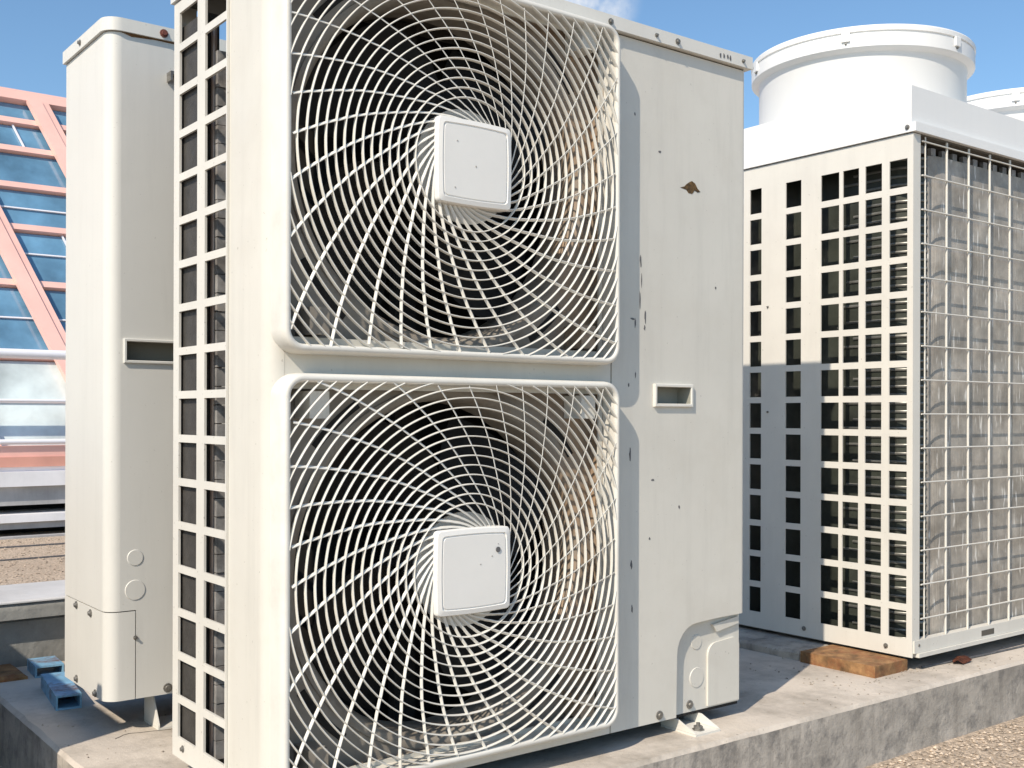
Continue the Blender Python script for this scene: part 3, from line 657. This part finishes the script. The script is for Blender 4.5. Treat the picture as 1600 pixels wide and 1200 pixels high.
def stack(cx, cy):
    zb = HC+0.0725
    bm = bmesh.new()
    lathe(bm, [(0.279, zb), (0.279, 1.503), (0.283, 1.510), (0.296, 1.515), (0.300, 1.519), (0.3005, 1.552), (0.2975, 1.5535), (0.2975, 1.5565), (0.3015, 1.558), (0.302, 1.569), (0.299, 1.573), (0.290, 1.573), (0.276, 1.560), (0.270, 1.53), (0.270, zb+0.05)], cx, cy, 128)
    s = link('fan_stack', bm, WHITE, C, True, 30)
    for a in (148, 208, 268, 328, 28, 88):
        t = math.radians(a); bm = bmesh.new(); box(bm, -0.011, 0.011, -0.0025, 0.004, 1.533, 1.5575)
        bmesh.ops.transform(bm, matrix=Matrix.Translation((cx+0.303*math.cos(t), cy+0.303*math.sin(t), 0)) @ Matrix.Rotation(t+PI/2, 4, 'Z'), verts=bm.verts[:])
        link('clip', bm, WHITE, s, bevel=0.0015)
        screw(s, (cx+0.3015*math.cos(t), cy+0.3015*math.sin(t), 1.529), (math.cos(t), math.sin(t), 0), 0.0028)
    bm = bmesh.new()
    for i in range(6): 
        r = 0.04+0.042*i; tube(bm, [(cx+r*math.cos(2*PI*k/40), cy+r*math.sin(2*PI*k/40), 1.552) for k in range(41)], 0.0025, 5, False)
    link('top_guard', bm, WHITE, s)
stack(0.347, 0.388); stack(0.347+0.855, 0.388)
# coil: rounded at the near corner, runs along front and side
RC = 0.09; FY = 0.022
def coil_path(off, x_end=WC-0.04, y_end=DC-0.03):
    pth = [(0.068+off, y_end), (0.068+off, FY+RC)]
    pth += [(0.068+RC - (RC-off)*math.cos(math.radians(a)), FY+RC - (RC-off)*math.sin(math.radians(a))) for a in range(15, 90, 15)]
    pth += [(0.068+RC, FY+off), (x_end, FY+off)]
    return pth
po, pi_ = coil_path(0.0), coil_path(0.03)
k0 = 5
bm = bmesh.new(); L = []
def coil_sec(z, d):
    a, b = coil_path(d)[k0:], coil_path(0.04)[k0:][::-1]
    return [(x, y, z) for x, y in a + b]
z = 0.012
while z < HC-0.05:
    e = 0.0007*math.sin(z*37)+0.0006*math.sin(z*91+1)
    L += [coil_sec(z, 0.0004+e), coil_sec(z+0.02, e)]; z += 0.0405
loops(bm, L, True, True, True); link('front_coil', bm, FINF, C, True, 30)
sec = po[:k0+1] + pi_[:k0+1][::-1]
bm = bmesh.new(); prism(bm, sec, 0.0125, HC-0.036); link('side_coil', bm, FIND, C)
bm = bmesh.new()
for i in range(58):
    z = 0.025+i*0.0206
    e = 0.25-0.10*((i*7) % 5)/5
    tube(bm, [(0.0665, e, z)] + [(p[0]-0.0012, p[1]-0.0012, z) for p in po[1:k0+1]], 0.0036, 6)
ct = link('coil_tubes', bm, TUBEM, C, True, 60); ct['kind'] = 'stuff'
for i in range(30): link('coil_clip', bx(0.075+i*0.048, 0.075+i*0.048+0.020, 0.030, 0.040, HC-0.030, HC-0.012), GALV, C)
# wire guard
wg = link('wire_guard', bx(0.0305, 0.0335, 0.002, 0.0045, 0.040, HC-0.002), LATT, C)
vx = [0.1448+0.0992*i for i in range(14)]
me_v = None
for x in [0.052] + vx:
    bm = bmesh.new(); tube(bm, [(x, 0.0015, 0.040), (x, 0.0015, HC-0.002)], 0.0031 if x > 0.1 else 0.0020, 6); link('wire', bm, LATT, wg, True, 80)
for i in range(15):
    z = 0.041+0.0810*i + 0.048
    bm = bmesh.new(); tube(bm, [(0.034, -0.0015, z), (WC-0.034, -0.0015, z)], 0.0020, 6); link('wire', bm, LATT, wg, True, 80)
# screws
for p, n_ in (((-0.001, 0.07, 0.018), (-1, 0, 0)), ((-0.001, 0.31, 0.022), (-1, 0, 0)), ((0.022, -0.001, 0.028), (0, -1, 0)), ((-0.007, 0.012, HC+0.014), (-1, 0, 0))): screw(C, p, n_, 0.006)
for z in (0.58, 0.86): screw(C, (-0.0005, 0.43, z), (-1, 0, 0), 0.003)
# supports
wb = link('timber_block', bx(1.522, 1.652, 0.030, 0.24, ZP, ZP+0.027), WOOD, bevel=0.0018)
# lay the grain skewed: the block is turned a little
tag(wb, 'reddish brown weathered timber block under the near corner of the wide unit', 'timber')
cb = link('concrete_block', rough_block(1.53, 1.72, 0.25, 0.70, ZP, ZP+0.023, 0.03, 0.006, 33), CONCS); tag(cb, 'grey concrete packer behind the timber block, under the wide unit', 'block')
cb2 = link('concrete_block', rough_block(2.9, 3.16, 0.06, 0.62, ZP, ZP+0.025, 0.03, 0.006, 34), CONCS); tag(cb2, 'grey concrete packer under the far end of the wide unit', 'block')
# little things on the plinth
rnd = random.Random(5); bm = bmesh.new()
c_ = bm.verts.new((1.828, -0.004, ZP+0.012)); ringv = [bm.verts.new((1.828+0.036*math.cos(t)*(0.6+0.5*rnd.random()), -0.004+0.020*math.sin(t)*(0.6+0.5*rnd.random()), ZP+0.002+0.012*rnd.random())) for t in [2*PI*k/11 for k in range(11)]]
for k in range(11): bm.faces.new((c_, ringv[k], ringv[(k+1) % 11]))
bmesh.ops.solidify(bm, geom=bm.faces[:], thickness=0.0008)
tag(link('dry_leaf', bm, LEAF), 'crumpled reddish dry leaf on the plinth by the wide unit', 'leaf')
bm = bmesh.new(); tube(bm, [(1.70, 0.022, ZP+0.003), (1.95, 0.004, ZP+0.003), (2.3, -0.006, ZP+0.003), (2.9, 0.0, ZP+0.003)], 0.0025, 6); tag(link('cable', bm, CHIP, None, True, 60), 'thin dark cable lying on the plinth along the wide unit', 'cable')

# ================================================================== UNSEEN BLOCKER BY THE PLINTH (outside the frame; added to shade the plinth's end)
dr = root('shadow_blocker', (-1.05, 0.40, ZR), 'unseen box added beside the plinth to cast shadow on its end', 'blocker')
link('blocker_body', bx(-0.45, 0.45, 0.0, 2.6, 0.10, 0.735), GALV, dr, bevel=0.004)
for y in (0.0, 0.65, 1.3, 1.95): link('blocker_flange', bx(-0.475, 0.475, y+0.01, y+0.035, 0.08, 0.75), GALV, dr)
for y in (0.3, 2.2): link('blocker_leg', bx(-0.4, 0.4, y, y+0.05, 0.0, 0.079), STEEL, dr)

# ================================================================== LOOSE STONES
def stones(name, areas, m, seed):
    rnd = random.Random(seed); vs, fs = [], []
    base = [(1,0,0),(0,1,0),(-1,0,0),(0,-1,0),(0,0,1),(0,0,-1)]
    tri = [(0,1,4),(1,2,4),(2,3,4),(3,0,4),(1,0,5),(2,1,5),(3,2,5),(0,3,5)]
    for (x0, x1, y0, y1, z, n, r0, r1) in areas:
        for _ in range(n):
            x, y, r = rnd.uniform(x0, x1), rnd.uniform(y0, y1), rnd.uniform(r0, r1)
            a = rnd.uniform(0, 2*PI); k = len(vs); h = rnd.uniform(0.45, 0.8)
            for bx_, by_, bz_ in base:
                j = rnd.uniform(0.75, 1.2)
                vs.append((x + r*j*(bx_*math.cos(a)-by_*math.sin(a)), y + r*j*(bx_*math.sin(a)+by_*math.cos(a)), z + r*h*(0.5+bz_*j*0.9)))
            fs += [(p+k, q+k, s_+k) for p, q, s_ in tri]
    me = bpy.data.meshes.new(name); me.from_pydata(vs, [], fs); me.update(); me.materials.append(m)
    o = bpy.data.objects.new(name, me); COL.objects.link(o); o['kind'] = 'stuff'; return o
PEB = mat('loose_gravel', (0.55, 0.45, 0.35), 0.9, var=0.42, scale=75, stain=((0.23, 0.19, 0.15), 0.8, 55.0))
stones('gravel_stones', [(0.9, 3.2, -0.60, -0.10, ZR, 6500, 0.0028, 0.0065), (-0.4, 1.9, 1.63, 3.6, ZR, 2600, 0.003, 0.007), (0.2, 2.2, 3.6, 5.4, ZR, 1500, 0.004, 0.008)], PEB, 3)
DEB = mat('concrete_crumbs', (0.40, 0.35, 0.29), 0.9, var=0.35, scale=90)
stones('crumbs', [(1.2, 2.6, -0.075, 0.03, ZP, 90, 0.0012, 0.0035), (1.35, 1.52, 0.02, 0.30, ZP, 45, 0.0012, 0.004), (1.45, 1.9, 0.0, 0.03, ZP, 60, 0.001, 0.003), (-0.11, 0.2, 0.40, 0.80, ZP, 40, 0.001, 0.003)], DEB, 8)
